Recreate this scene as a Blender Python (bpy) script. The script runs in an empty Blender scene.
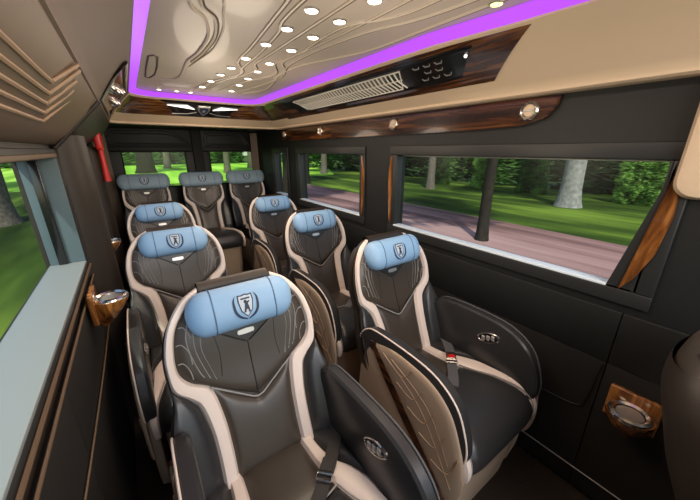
import bpy, bmesh, math, random
from mathutils import Vector, Matrix, Euler
random.seed(7)
S = bpy.context.scene
C = S.collection
PI = math.pi
R = math.radians

# ------------------------------------------------------------------ helpers
def tag(o, label=None, cat=None, group=None, kind=None):
    if label: o['label'] = label
    if cat: o['category'] = cat
    if group: o['group'] = group
    if kind: o['kind'] = kind
    return o

def empty(name, loc=(0, 0, 0), label=None, cat=None, group=None, rz=0):
    o = bpy.data.objects.new(name, None); C.objects.link(o)
    o.location = loc; o.rotation_euler = (0, 0, rz); o.empty_display_size = .05
    return tag(o, label, cat, group)

def copy_tree(o, parent=None):
    c = o.copy(); C.objects.link(c)
    if parent: c.parent = parent
    for ch in list(o.children): copy_tree(ch, c)
    return c

class MB:
    """collects geometry, build() links it as ONE mesh object"""
    def __init__(s): s.v = []; s.f = []
    def add(s, vs, fs):
        n = len(s.v); s.v += [tuple(p) for p in vs]; s.f += [tuple(i + n for i in f) for f in fs]; return s
    def box(s, a, b, bev=0.0):
        bm = bmesh.new(); bmesh.ops.create_cube(bm, size=1)
        c = [(a[i] + b[i]) / 2 for i in range(3)]; d = [abs(b[i] - a[i]) for i in range(3)]
        for v in bm.verts: v.co = Vector((c[i] + v.co[i] * d[i] for i in range(3)))
        if bev > 0:
            bmesh.ops.bevel(bm, geom=bm.edges[:], offset=min(bev, min(d) * .45), segments=3, profile=.5, affect='EDGES')
        return s.bm(bm)
    def bm(s, bm, M=None):
        bm.verts.index_update()
        vs = [(M @ v.co if M else v.co.copy()) for v in bm.verts]
        fs = [[v.index for v in f.verts] for f in bm.faces]
        bm.free(); return s.add(vs, fs)
    def grid(s, P, wrapu=False, wrapv=False):
        nu = len(P); nv = len(P[0]); vs = [p for row in P for p in row]; fs = []
        for i in range(nu if wrapu else nu - 1):
            for j in range(nv if wrapv else nv - 1):
                a = i * nv + j; b = ((i + 1) % nu) * nv + j; c = ((i + 1) % nu) * nv + (j + 1) % nv; d = i * nv + (j + 1) % nv
                fs.append((a, b, c, d))
        return s.add(vs, fs)
    def loft(s, rings):
        n = len(rings[0]); s.grid(rings, wrapv=True)
        base = len(s.v) - n * len(rings)
        s.f.append(tuple(base + i for i in range(n))[::-1])
        s.f.append(tuple(base + n * (len(rings) - 1) + i for i in range(n)))
        return s
    def tube(s, pts, r, closed=False, n=6):
        pts = [Vector(p) for p in pts]; m = len(pts); rings = []
        up = Vector((.31, .22, .92)).normalized()
        for i, p in enumerate(pts):
            if closed: t = pts[(i + 1) % m] - pts[i - 1]
            else: t = pts[min(i + 1, m - 1)] - pts[max(i - 1, 0)]
            t.normalize()
            a = t.cross(up)
            if a.length < .05: a = t.cross(Vector((1, 0, 0)))
            a.normalize(); b = t.cross(a)
            rr = r[i] if isinstance(r, (list, tuple)) else r
            rings.append([p + a * math.cos(2 * PI * k / n) * rr + b * math.sin(2 * PI * k / n) * rr for k in range(n)])
        if closed: return s.grid(rings, wrapu=True, wrapv=True)
        return s.loft(rings)
    def prism(s, poly, fn0, fn1):
        """poly: list of 2-D points; fn0 / fn1 map them to the two caps"""
        n = len(poly); a = [fn0(p) for p in poly]; b = [fn1(p) for p in poly]
        return s.add(a + b, [tuple(range(n))[::-1], tuple(range(n, 2 * n))] + [(i, (i + 1) % n, n + (i + 1) % n, n + i) for i in range(n)])
    def lathe(s, prof, M, n=24):
        rings = [[M @ Vector((r * math.cos(2 * PI * k / n), r * math.sin(2 * PI * k / n), h)) for k in range(n)] for r, h in prof]
        return s.loft(rings)
    def build(s, name, m, parent=None, kind=None, label=None, ang=40, flip=True):
        me = bpy.data.meshes.new(name); me.from_pydata(s.v, [], s.f); me.update()
        if flip:
            bm = bmesh.new(); bm.from_mesh(me)
            bmesh.ops.recalc_face_normals(bm, faces=bm.faces[:]); bm.to_mesh(me); bm.free()
        me.polygons.foreach_set('use_smooth', [True] * len(me.polygons))
        me.set_sharp_from_angle(angle=R(ang))
        me.materials.append(m)
        o = bpy.data.objects.new(name, me); C.objects.link(o)
        if parent: o.parent = parent
        if kind: o['kind'] = kind
        if label: o['label'] = label
        return o

def lerp(a, b, t): return a + (b - a) * t
def cr(pts, n=8):
    """Catmull-Rom through the points (any dimension)"""
    out = []; m = len(pts)
    for i in range(m - 1):
        p0 = pts[max(i - 1, 0)]; p1 = pts[i]; p2 = pts[i + 1]; p3 = pts[min(i + 2, m - 1)]
        for k in range(n):
            t = k / n
            out.append(tuple(.5 * (2 * b + (c - a) * t + (2 * a - 5 * b + 4 * c - d) * t * t + (3 * b - a - 3 * c + d) * t ** 3)
                             for a, b, c, d in zip(p0, p1, p2, p3)))
    out.append(tuple(pts[-1])); return out
def poly_at(P, t):
    """point at fraction t along a polyline (arc length)"""
    L = [0]
    for a, b in zip(P, P[1:]): L.append(L[-1] + math.dist(a, b))
    x = t * L[-1]
    for i in range(len(P) - 1):
        if x <= L[i + 1] or i == len(P) - 2:
            k = (x - L[i]) / max(L[i + 1] - L[i], 1e-9); k = min(max(k, 0), 1)
            return tuple(lerp(a, b, k) for a, b in zip(P[i], P[i + 1]))
def resample(P, n): return [poly_at(P, i / (n - 1)) for i in range(n)]

# ------------------------------------------------------------------ materials
def nt(name):
    m = bpy.data.materials.new(name); m.use_nodes = True
    return m, m.node_tree, m.node_tree.nodes['Principled BSDF']
def mat(name, col, rough=.5, metal=0, bump=0, scale=200, coat=0, emis=None, es=0, var=0, spec=.5):
    m, t, p = nt(name); N = t.nodes; L = t.links
    p.inputs['Base Color'].default_value = (*col, 1); p.inputs['Roughness'].default_value = rough
    p.inputs['Metallic'].default_value = metal; p.inputs['Coat Weight'].default_value = coat
    p.inputs['Coat Roughness'].default_value = .08
    p.inputs['Specular IOR Level'].default_value = spec
    if emis:
        p.inputs['Emission Color'].default_value = (*emis, 1); p.inputs['Emission Strength'].default_value = es
    if bump or var:
        tc = N.new('ShaderNodeTexCoord')
        nz = N.new('ShaderNodeTexNoise'); nz.inputs['Scale'].default_value = scale; nz.inputs['Detail'].default_value = 3
        L.new(tc.outputs['Object'], nz.inputs['Vector'])
        if bump:
            b = N.new('ShaderNodeBump'); b.inputs['Strength'].default_value = bump; b.inputs['Distance'].default_value = .002
            L.new(nz.outputs['Fac'], b.inputs['Height']); L.new(b.outputs['Normal'], p.inputs['Normal'])
        if var:
            r = N.new('ShaderNodeValToRGB')
            r.color_ramp.elements[0].position = .3; r.color_ramp.elements[1].position = .7
            r.color_ramp.elements[0].color = (*[c * (1 - var) for c in col], 1); r.color_ramp.elements[1].color = (*[min(1, c * (1 + var)) for c in col], 1)
            L.new(nz.outputs['Fac'], r.inputs['Fac']); L.new(r.outputs['Color'], p.inputs['Base Color'])
    return m
def wood(name, stretch, c0, c1, c2):
    m, t, p = nt(name); N = t.nodes; L = t.links
    tc = N.new('ShaderNodeTexCoord'); mp = N.new('ShaderNodeMapping'); mp.inputs['Scale'].default_value = stretch
    L.new(tc.outputs['Object'], mp.inputs['Vector'])
    nz = N.new('ShaderNodeTexNoise'); nz.inputs['Scale'].default_value = 1; nz.inputs['Detail'].default_value = 5; nz.inputs['Distortion'].default_value = 1.2
    L.new(mp.outputs[0], nz.inputs['Vector'])
    r = N.new('ShaderNodeValToRGB'); e = r.color_ramp.elements
    e[0].position = .35; e[0].color = (*c0, 1); e[1].position = .68; e[1].color = (*c2, 1)
    x = e.new(.5); x.color = (*c1, 1)
    L.new(nz.outputs['Fac'], r.inputs['Fac']); L.new(r.outputs['Color'], p.inputs['Base Color'])
    p.inputs['Roughness'].default_value = .22; p.inputs['Coat Weight'].default_value = .6; p.inputs['Coat Roughness'].default_value = .05
    return m
def streak(name, stretch, cols, rough=.9):
    m, t, p = nt(name); N = t.nodes; L = t.links
    tc = N.new('ShaderNodeTexCoord'); mp = N.new('ShaderNodeMapping'); mp.inputs['Scale'].default_value = stretch
    L.new(tc.outputs['Object'], mp.inputs['Vector'])
    nz = N.new('ShaderNodeTexNoise'); nz.inputs['Scale'].default_value = 1; nz.inputs['Detail'].default_value = 4
    L.new(mp.outputs[0], nz.inputs['Vector'])
    r = N.new('ShaderNodeValToRGB'); e = r.color_ramp.elements
    e[0].position = .32; e[0].color = (*cols[0], 1); e[1].position = .7; e[1].color = (*cols[-1], 1)
    for i, c in enumerate(cols[1:-1]):
        x = e.new(.32 + .38 * (i + 1) / (len(cols) - 1)); x.color = (*c, 1)
    L.new(nz.outputs['Fac'], r.inputs['Fac']); L.new(r.outputs['Color'], p.inputs['Base Color'])
    p.inputs['Roughness'].default_value = rough; p.inputs['Specular IOR Level'].default_value = .1
    return m
def glass(name, tint, gl=.06):
    m, t, p = nt(name); N = t.nodes; L = t.links
    N.remove(p); out = N['Material Output']
    tr = N.new('ShaderNodeBsdfTransparent'); tr.inputs['Color'].default_value = (*tint, 1)
    g = N.new('ShaderNodeBsdfGlossy'); g.inputs['Roughness'].default_value = .3
    mx = N.new('ShaderNodeMixShader'); mx.inputs['Fac'].default_value = gl
    L.new(tr.outputs[0], mx.inputs[1]); L.new(g.outputs[0], mx.inputs[2]); L.new(mx.outputs[0], out.inputs['Surface'])
    return m

M = {}
M['leather'] = mat('black leather', (.058, .046, .036), .36, bump=.12, scale=450)
M['leather_side'] = mat('charcoal leather', (.030, .030, .031), .32, bump=.12, scale=450)
M['cream'] = mat('cream leather', (.82, .70, .62), .45, bump=.1, scale=400)
M['beige'] = mat('beige leather shell', (.40, .30, .215), .5, bump=.1, scale=350)
M['blue'] = mat('sky blue leather', (.27, .46, .70), .5, bump=.1, scale=350)
M['blue_seam'] = mat('blue seam', (.10, .19, .32), .6)
M['slate'] = mat('slate blue leather', (.27, .37, .46), .5, bump=.1, scale=350)
M['stitch'] = mat('grey piping', (.33, .32, .31), .5)
M['seam'] = mat('dark seam', (.010, .009, .008), .6)
M['navy'] = mat('navy print', (.02, .035, .08), .6)
M['pale'] = mat('pale print', (.55, .62, .70), .6)
M['chrome'] = mat('chrome', (.75, .72, .68), .18, 1)
M['satin'] = mat('satin silver', (.62, .60, .57), .35, .8)
M['black'] = mat('gloss black', (.008, .008, .009), .18, coat=.3)
M['belt'] = mat('belt webbing', (.035, .03, .027), .7, bump=.3, scale=700)
M['belt_grey'] = mat('grey belt webbing', (.10, .10, .105), .7, bump=.3, scale=700)
M['red'] = mat('red plastic', (.62, .02, .02), .35)
M['wood'] = wood('glossy walnut along', (28, 2.0, 28), (.010, .004, .002), (.05, .0155, .0045), (.17, .062, .018))
M['wood_up'] = wood('glossy walnut upright', (24, 24, 2.5), (.06, .018, .004), (.21, .075, .017), (.50, .22, .06))
M['wall'] = mat('charcoal wall trim', (.0075, .0082, .0080), .55, bump=.15, scale=500)
M['wall_low'] = mat('charcoal lower trim', (.009, .0075, .006), .7, bump=.2, scale=400)
M['wall_brown'] = mat('dark brown trim', (.026, .018, .013), .5, bump=.12, scale=400)
M['pad'] = mat('brown padded trim', (.15, .097, .058), .5, bump=.1, scale=300)
M['ridge'] = mat('tan ridge', (.36, .24, .15), .5)
M['frame'] = mat('window frame dark', (.022, .023, .023), .45)
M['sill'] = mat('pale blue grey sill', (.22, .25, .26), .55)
M['sill_skylit'] = mat('skylit blue grey sill', (.80, .90, .95), .5)  # sky light on the right sills painted in as a near-white tone
M['cove'] = mat('beige headliner', (.70, .535, .37), .55, bump=.1, scale=350)
M['ceil'] = mat('champagne ceiling panel', (.64, .545, .49), .4, coat=.25)
M['ceil_ridge'] = mat('ceiling ridge', (.72, .62, .52), .35)
M['ceil_groove'] = mat('ceiling groove', (.13, .10, .08), .6)
M['cove_brown'] = mat('brown headliner', (.115, .078, .048), .55, bump=.1, scale=350)
M['slat'] = mat('pale metal slat', (.80, .76, .68), .3)
M['lawn'] = streak('sunny lawn', (.5, .06, 1), [(.10, .22, .02), (.27, .50, .05), (.48, .74, .12)])  # sunlight put into a brighter green than the nearer grass
M['wood_x'] = wood('glossy walnut across', (3, 22, 22), (.03, .010, .003), (.12, .042, .012), (.32, .14, .04))
M['led'] = mat('purple led', (.3, .05, .5), .4, emis=(.235, .04, .60), es=1.75)
M['bulb'] = mat('warm lamp', (1, .95, .85), .4, emis=(1, .86, .66), es=9)
M['bulb_g'] = mat('greenish lamp', (.9, 1, .6), .4, emis=(.75, .9, .25), es=2.2)
M['dash'] = mat('white dash lamp', (1, 1, 1), .4, emis=(1, .95, .88), es=1.3)
M['grille_back'] = mat('grille backing', (.22, .20, .17), .4)
M['floor'] = mat('dark brown floor', (.030, .020, .013), .6, bump=.3, scale=120, var=.4)
M['roof'] = mat('roof shell', (.2, .2, .2), .6)
M['glass'] = glass('clear pane', (.93, .97, .95), .012)
M['glass_r'] = glass('rear tinted pane', (.86, .97, .84), .012)
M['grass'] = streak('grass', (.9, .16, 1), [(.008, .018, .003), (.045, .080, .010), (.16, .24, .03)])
M['path'] = streak('pink path', (1.6, .14, 1), [(.07, .035, .035), (.26, .145, .135), (.40, .25, .235)])
M['bark'] = mat('bark', (.14, .115, .09), .9, bump=1, scale=14, var=.4, spec=.1)
M['bark_dark'] = mat('dark bark', (.03, .024, .018), .9, bump=1, scale=14, var=.4, spec=.1)
M['reveal'] = mat('teal grey reveal', (.085, .125, .14), .5)
M['bark_pale'] = mat('pale bark', (.24, .23, .21), .9, bump=1, scale=8, var=.3, spec=.1)
def leafmat(name, c):
    m, t, p = nt(name); N = t.nodes; L = t.links
    g = N.new('ShaderNodeTexCoord'); nz = N.new('ShaderNodeTexNoise'); nz.inputs['Scale'].default_value = 1.3; nz.inputs['Detail'].default_value = 3
    L.new(g.outputs['Object'], nz.inputs['Vector'])
    r = N.new('ShaderNodeValToRGB'); e = r.color_ramp.elements
    e[0].position = .35; e[0].color = (*[x * .25 for x in c], 1); e[1].position = .68; e[1].color = (*[min(1, x * 1.9) for x in c], 1)
    L.new(nz.outputs['Fac'], r.inputs['Fac']); L.new(r.outputs['Color'], p.inputs['Base Color'])
    p.inputs['Roughness'].default_value = .7; p.inputs['Specular IOR Level'].default_value = .2
    return m
M['leaf_dark'] = leafmat('dark leaf', (.014, .036, .008))
M['leaf_mid'] = leafmat('mid leaf', (.04, .095, .016))
M['leaf_light'] = leafmat('light leaf', (.14, .26, .045))

# ------------------------------------------------------------------ van measurements (camera is the origin, y runs to the rear)
FZ = -1.45; RX = 1.38; LX = -.245; REAR = 4.1; FRONT = -.9
WZ0, WZ1 = -.48, -.03
WIN = [(.205, 1.43), (1.80, 2.80), (3.10, 3.42)]
WINL = [(.25, 1.72), (2.08, 2.80), (3.14, 3.42)]

# ------------------------------------------------------------------ setting: floor, roof, walls
f = MB(); f.box((LX - .12, FRONT, FZ - .06), (RX + .12, REAR + .06, FZ)); f.build('floor', M['floor'], kind='structure')
f = MB(); f.box((LX, 3.02, FZ), (RX, REAR, FZ + .16), .01); f.build('trim_1', M['floor'], kind='structure')
f = MB(); f.box((LX - .12, FRONT, .45), (RX + .12, REAR + .06, .49)); f.build('trim_2', M['roof'], kind='structure')

def side_wall(name, xin, xout, WIN):
    w = MB(); a, b = min(xin, xout), max(xin, xout)
    w.box((a, FRONT, FZ), (b, REAR, WZ0)); w.box((a, FRONT, WZ1), (b, REAR, .45))
    ys = [FRONT] + [y for p in WIN for y in p] + [REAR]
    for i in range(0, len(ys), 2): w.box((a, ys[i], WZ0), (b, ys[i + 1], WZ1))
    return w.build(name, M['wall'], kind='structure')
wr = side_wall('wall_right', RX, RX + .075, WIN)
wl = side_wall('wall_left', LX, LX - .12, WINL)
wl.data.materials[0] = M['wall_brown']

# lower wall skins (slightly proud panels with seams)
for nm, x, sgn, segs in (('wall_right', RX, -1, [(FRONT, .207), (.21, 1.618), (1.62, 2.898), (2.90, REAR)]), ('wall_left', LX, 1, [(FRONT, .898), (.90, 1.618), (1.62, 2.898), (2.90, REAR)])):
    par = wr if sgn < 0 else wl
    for y0, y1 in segs:
        p = MB(); p.box((x, y0, FZ + .02), (x + sgn * .012, y1, -.782), .003); p.build('lower_panel', M['wall_low'], par)
        p = MB(); p.box((x, y0, -.78), (x + sgn * .014, y1, -.565), .003); p.build('belt_panel', M['wall_low'] if sgn > 0 else M['wall'], par)

p = MB()
for z, r in ((-.502, .005), (-.555, .004)): p.tube([(LX + .016, y, z) for y in (FRONT, .3, 1.2, 2, 3, 3.9)], r)
p.tube(cr([(LX + .018, -.6, -.70), (LX + .018, .3, -.74), (LX + .018, 1.0, -.80), (LX + .018, 1.6, -.83), (LX + .018, 2.6, -.84)]), .003)
p.build('piping', M['pad'], wl)
p = MB(); p.tube(cr([(RX - .016, 1.0, -1.06), (RX - .016, .6, -1.05), (RX - .016, .36, -1.04), (RX - .016, .26, -1.025), (RX - .016, .235, -.98), (RX - .016, .222, -.82), (RX - .016, .215, -.79)]), .0025)
p.build('piping', M['wall'], wr)
p = MB(); p.tube([(RX - .016, y, -1.335) for y in (-.5, .2, .4, 1, 2, 2.9)], .003)
p.build('piping', M['stitch'], wr)

# windows: frame (rim + sill) and pane
wn = 0
for x, sgn, d, ww in ((RX, 1, .048, WIN), (LX, -1, .12, WINL)):
    for (y0, y1) in ww:
        wn += 1
        w = MB(); xi = x - sgn * .012; t = .055 if sgn > 0 else .035
        w.box((xi, y0 - t, WZ0 - t), (x, y1 + t, WZ0), .004); w.box((xi, y0 - t, WZ1), (x, y1 + t, WZ1 + t), .004)
        w.box((xi, y0 - t, WZ0), (x, y0, WZ1), .004); w.box((xi, y1, WZ0), (x, y1 + t, WZ1), .004)
        if sgn > 0 and y0 < 1:
            Q = [(y0 - .01, WZ1), (y0 - .01, WZ0), (y0 + .075, WZ0)]
            w.prism(Q, lambda p: Vector((xi, p[0], p[1])), lambda p: Vector((x + .07, p[0], p[1])))
        fr = w.build('window_%d' % wn, M['frame'], kind='structure')
        xo = x + sgn * d * .9
        a, b = min(xi, xo), max(xi, xo)
        q = MB(); q.box((a, y0 + .001, WZ0), (b, y1 - .001, WZ0 + .010), .002); q.build('sill', M['sill_skylit' if sgn > 0 else 'sill'], fr)
        q = MB(); q.box((a + .004, y0, WZ0 + .01), (b, y0 + .008, WZ1), .002); q.box((a + .004, y1 - .008, WZ0 + .01), (b, y1, WZ1), .002)
        q.build('reveal', M['reveal'] if sgn < 0 else M['frame'], fr)
        if sgn < 0:
            q = MB(); q.box((LX - .075, y1 - .02, WZ0 + .01), (LX - .045, y1 - .007, WZ1), .002); q.build('seal', M['black'], fr)
        q = MB(); q.box((xo - .002, y0, WZ0 + .01), (xo + .002, y1, WZ1)); q.build('pane', M['glass'], fr)
        if sgn > 0 and y0 < 1:
            q = MB(); q.tube([(xo - .004, y0 + .01, WZ1 - .004), (xo - .004, y1 - .01, WZ1 - .004)], .003); q.build('top_rail', M['satin'], fr)

# left wall: rounded pillar cover and window surround
p = MB(); p.loft([[(LX + .115 * math.cos(a) - .01, 1.90 + .14 * math.sin(a), z) for a in [k * PI / 10 - PI / 2 for k in range(11)]] for z in (-1.3, -.8, -.4, 0, .06)])
p.build('trim_3', M['wall_brown'], kind='structure')
p = MB(); p.tube(cr([(LX + .01, -.6, .035), (LX + .01, 1.6, .03), (LX + .01, 1.73, .02), (LX + .01, 1.77, -.04), (LX + .01, 1.77, -.3), (LX + .01, 1.77, -.5)]), .010)
p.build('surround', M['wall_brown'], wl)
p = MB(); p.box((LX + .004, -.5, -.028), (LX + .022, 1.68, -.012), .004); p.build('curtain_rail', M['pad'], wl)

# rear wall with two doors
w = MB()
RW = [(-.04, .56), (.82, 1.35)]; rz0, rz1 = -.40, -.015
w.box((LX, REAR, FZ), (RX, REAR + .06, rz0)); w.box((LX, REAR, rz1), (RX, REAR + .06, .45))
xs = [LX] + [x for q in RW for x in q] + [RX]
for i in range(0, 6, 2): w.box((xs[i], REAR, rz0), (xs[i + 1], REAR + .06, rz1))
w.build('wall_rear', M['wall'], kind='structure')
for k, (x0, x1) in enumerate(RW):
    d = MB(); t = .05
    X0, X1 = (LX + .03, .685) if k == 0 else (.705, RX - .03)
    y = REAR - .025
    d.box((X0, y, FZ + .17), (X1, REAR, rz0), .01); d.box((X0, y, rz1), (X1, REAR, .42), .01)
    d.box((X0, y, rz0), (x0, REAR, rz1), .006); d.box((x1, y, rz0), (X1, REAR, rz1), .006)
    dr = d.build('door_%d' % (k + 1), M['wall'], kind='structure')
    e = MB()
    cx = (X0 + X1) / 2; hw = (X1 - X0) / 2 - .05
    for o in (0, .03, .06):
        e.tube(cr([(cx - hw + o, y - .003, .03 + o * .6), (cx - hw + o, y - .003, .15), (cx - hw * .55 + o * .4, y - .003, .22 - o), (cx + hw * .45, y - .003, .22 - o), (cx + hw - o, y - .003, .06 + o * .3), (cx + hw - o, y - .003, .03 + o * .6)], 5), .006)
        e.tube([(cx - hw + o, y - .003, .03 + o * .6), (cx + hw - o, y - .003, .03 + o * .6)], .006)
    e.build('panel_ridge', M['frame'], dr)
    e = MB(); e.tube([(x0, y - .002, rz0), (x1, y - .002, rz0), (x1, y - .002, rz1), (x0, y - .002, rz1)], .010, closed=True); e.build('window_frame', M['wall_low'], dr)
    e = MB(); e.box((x0, REAR + .03, rz0), (x1, REAR + .034, rz1)); e.build('pane', M['glass_r'], dr)
p = MB(); p.box((.64, REAR - .05, FZ + .17), (.75, REAR - .026, .42), .01); p.build('trim_4', M['wall_low'], kind='structure')
p = MB(); p.loft([[(RX - .005 - .07 * math.sin(a), REAR - .005 - .07 * (1 - math.cos(a)) - .03, z) for a in [k * PI / 16 for k in range(9)]] + [(RX - .002, REAR - .14, z), (RX - .002, REAR - .03, z)] for z in (FZ + .17, -.4, .2)])
p.build('trim_5', M['pad'], kind='structure')

p = MB(); p.loft([[(LX + .005 + .10 * math.sin(a), REAR - .03 - .10 * (1 - math.cos(a)), z) for a in [k * PI / 16 for k in range(9)]] + [(LX + .002, REAR - .16, z), (LX + .002, REAR - .03, z)] for z in (FZ + .17, -.4, .2)])
p.build('trim_12', M['pad'], kind='structure')
p = MB(); p.loft([[(LX + .085 * math.cos(a) ** .6 if abs(a) < 1.5 else LX, 2.97 + .13 * math.sin(a), z) for a in [k * PI / 10 - PI / 2 for k in range(11)]] for z in (-1.2, -.8, -.4, -.05, .02)])
p.build('trim_13', M['wall_brown'], kind='structure')
# ------------------------------------------------------------------ headliner coves, LED channel, ceiling
def arcpath(x0, x1, yend, r, n=8, y0=FRONT):
    P = [(x0, y0 + (yend - r - y0) * k / 12) for k in range(12)]
    P += [(x0 + r - r * math.cos(a), yend - r + r * math.sin(a)) for a in [k * PI / 2 / n for k in range(n + 1)]]
    P += [(lerp(x0 + r, x1 - r, k / 8), yend) for k in range(1, 8)]
    P += [(x1 - r + r * math.sin(a), yend - r + r * math.cos(a)) for a in [k * PI / 2 / n for k in range(n + 1)]]
    P += [(x1, y0 + (yend - r - y0) * k / 12) for k in range(11, -1, -1)]
    return P
def flare(y): return .065 * min(1, max(0, (.9 - y) / .5))
def flared(P): return [(x + (flare(y) if x > .6 else 0), y) for x, y in P]
led = arcpath(.09, 1.02, 2.85, .16)
lip = arcpath(-.055, 1.30, 3.16, .10)
lip2 = arcpath(-.065, 1.315, 3.175, .10)
led = flared(led)
inn = flared(arcpath(.138, .972, 2.805, .13))
inn2 = arcpath(.150, .950, 2.785, .13)
LZ, CZ, PZ = .37, .405, .205
n = len(led)
def cov(i, s):
    a = Vector((led[i][0], led[i][1], LZ)); b = Vector((lip[i][0], lip[i][1], PZ + .012))
    p = a.lerp(b, s); p.z += .014 * math.sin(PI * s); return p
rows = []
for i in range(n):
    row = [Vector((led[i][0], led[i][1], CZ + .03)), Vector((led[i][0], led[i][1], LZ + .006))] + [cov(i, s) for s in [k / 8 for k in range(9)]]
    row += [Vector((lip[i][0], lip[i][1], PZ)), Vector((lip2[i][0], lip2[i][1], PZ - .006))]
    far = (lip2[i][0], lip2[i][1])
    row.append(Vector((far[0], far[1], .44)))
    rows.append(row)
g = MB(); g.grid(rows[13:]); cove = g.build('trim_6', M['cove'], kind='structure', ang=50)
g = MB(); g.grid(rows[:14]); g.build('trim_14', M['cove_brown'], kind='structure', ang=50)
def cov_off(u, s, d):
    i = min(int(u), n - 2); k = u - i
    P = lambda u_, s_: cov(min(int(u_), n - 2), s_).lerp(cov(min(int(u_), n - 2) + 1, s_), u_ - min(int(u_), n - 2))
    p = P(u, s); du = P(min(u + .1, n - 1), s) - P(max(u - .1, 0), s); ds = P(u, s + .02) - P(u, s - .02)
    nn = du.cross(ds).normalized()
    if nn.z > 0: nn = -nn
    return p + nn * d
def wood_wrap(u0, u1, s0, s1, name, m, parent):
    g = MB(); nu = 40; P = []
    for i in range(nu + 1):
        row = []
        for j in range(7):
            row.append(cov_off(lerp(u0, u1, i / nu), lerp(s0, s1, j / 6), .004 if 0 < j < 6 else -.002))
        P.append(row)
    g.grid(P); return g.build(name, m, parent, ang=60)
# soffit from the lip to the right wall and rear wall
g = MB(); g.box((1.312, FRONT, PZ - .004), (RX, 3.2, PZ + .05)); g.build('trim_7', M['cove'], kind='structure')
g = MB(); g.box((LX, 3.172, PZ + .01), (RX, REAR, PZ + .06)); g.build('trim_8', M['wall'], kind='structure')
# sloping padded panel on the left
def slope(s, y, d=0):
    ax, az, bx, bz = LX, .02, -.062, PZ + .005
    L_ = math.hypot(bx - ax, bz - az); nx, nz_ = (bz - az) / L_, -(bx - ax) / L_
    return Vector((ax + (bx - ax) * s + nx * d, y, az + (bz - az) * s + nz_ * d))
for nm, y0, y1, mt in (('trim_9', FRONT, 1.72, 'pad'), ('trim_10', 1.72, 3.17, 'wall_brown')):
    g = MB(); pr = [slope(0, 0, 0), slope(.06, 0, .014), slope(.3, 0, .022), slope(.7, 0, .022), slope(.96, 0, .012), slope(1, 0, 0), Vector((-.062, 0, .44)), Vector((LX, 0, .44))]
    g.loft([[(q.x, y, q.z) for q in pr] for y in (y0, y1)]); o = g.build(nm, M[mt], kind='structure')
    if mt == 'pad':
        v = MB()
        for k in range(5):
            ya = 1.16 - k * .055; sa = .36 + k * .085
            v.tube(cr([slope(sa - .0, -.4, .022), slope(sa, ya - .35, .022), slope(sa, ya - .02, .023), slope(sa + .03, ya + .01, .023), slope(min(.97, sa + .34), ya + .10 , .018)], 6), .0045)
        v.build('padded_ridge', M['ridge'], o)
        v = MB(); v.tube([slope(s, 1.70, .024) for s in (.03, .2, .5, .8, .97)], .007); v.build('edge_piping', M['wall_brown'], o)

# ceiling
g = MB(); g.box((.08, FRONT, CZ), (1.09, 2.9, CZ + .02)); ceiling = g.build('ceiling', M['ceil'], kind='structure')
cz = CZ - .001
def cl(pts, r, name, m, sm=8):
    t = MB()
    for P in pts: t.tube([(x, y, cz) for x, y in cr(P, sm)], r)
    t.build(name, m, ceiling)
left_curves = [[(.21, -.3), (.215, .9), (.23, 1.12), (.29, 1.22), (.33, 1.38), (.335, 1.62), (.32, 1.8), (.335, 2.1), (.32, 2.24), (.25, 2.32)],
               [(.235, -.3), (.24, .88), (.255, 1.1), (.315, 1.2), (.352, 1.38), (.355, 1.62), (.34, 1.8)]]
thin_left = [[(.29, -.2), (.30, .9), (.32, 1.1), (.36, 1.28), (.38, 1.53), (.36, 1.75), (.345, 1.9)]]
channels = []
for x0, w in ((.47, 0), (.585, .0), (.71, 0)):
    channels.append([(x0 - .03, -.2), (x0 - .02, .7), (x0, .95), (x0 + .05, 1.1), (x0 + .045, 1.6), (x0 + .06, 1.7), (x0 + .10, 1.85), (x0 + .05, 2.05), (x0 + .02, 2.3), (x0 + .0, 2.62)])
fan = [[(.44, -.2), (.44, .72), (.46, 1.0), (.50, 1.4), (.52, 1.66), (.60, 1.86), (.56, 2.05), (.50, 2.25), (.47, 2.5)],
       [(.60, -.2), (.60, .9), (.60, 1.45), (.60, 1.65), (.64, 1.76), (.62, 1.95), (.57, 2.12), (.55, 2.5)],
       [(.73, -.2), (.73, .8), (.715, 1.2), (.69, 1.5), (.68, 1.6), (.76, 1.78), (.73, 1.95), (.67, 2.13), (.62, 2.5)],
       [(.81, -.2), (.80, .6), (.78, .84), (.69, 1.02), (.70, 1.35), (.70, 1.55), (.78, 1.70), (.80, 1.9)],
       [(.48, -.2), (.49, .95), (.53, 1.2), (.56, 1.5), (.57, 1.75), (.60, 1.95), (.55, 2.2), (.53, 2.6)]]
right = [[(.95, .5), (.94, .9), (.93, 1.15), (.87, 1.35), (.80, 1.55), (.79, 1.8), (.86, 2.1), (.88, 2.3), (.80, 2.5)],
         [(.90, -.2), (.89, .5), (.86, .8), (.79, 1.0), (.745, 1.3), (.75, 1.6), (.82, 1.85), (.80, 2.2), (.74, 2.5)]]
cl(left_curves, .006, 'ridge', M['ceil_ridge']); cl(thin_left, .004, 'ridge', M['ceil_ridge'])
cl(fan, .0055, 'ridge', M['ceil_ridge']); cl(right, .005, 'ridge', M['ceil_ridge'])
off = lambda P, d: [(x + d, y) for x, y in P]
cl([off(P, .008) for P in left_curves[1:] + fan + right], .0035, 'groove', M['ceil_groove'])
cl([[(.165, 1.80), (.20, 1.80), (.215, 2.2), (.175, 2.3), (.165, 1.80)]], .004, 'ridge', M['ceil_groove'], 2)

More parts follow.
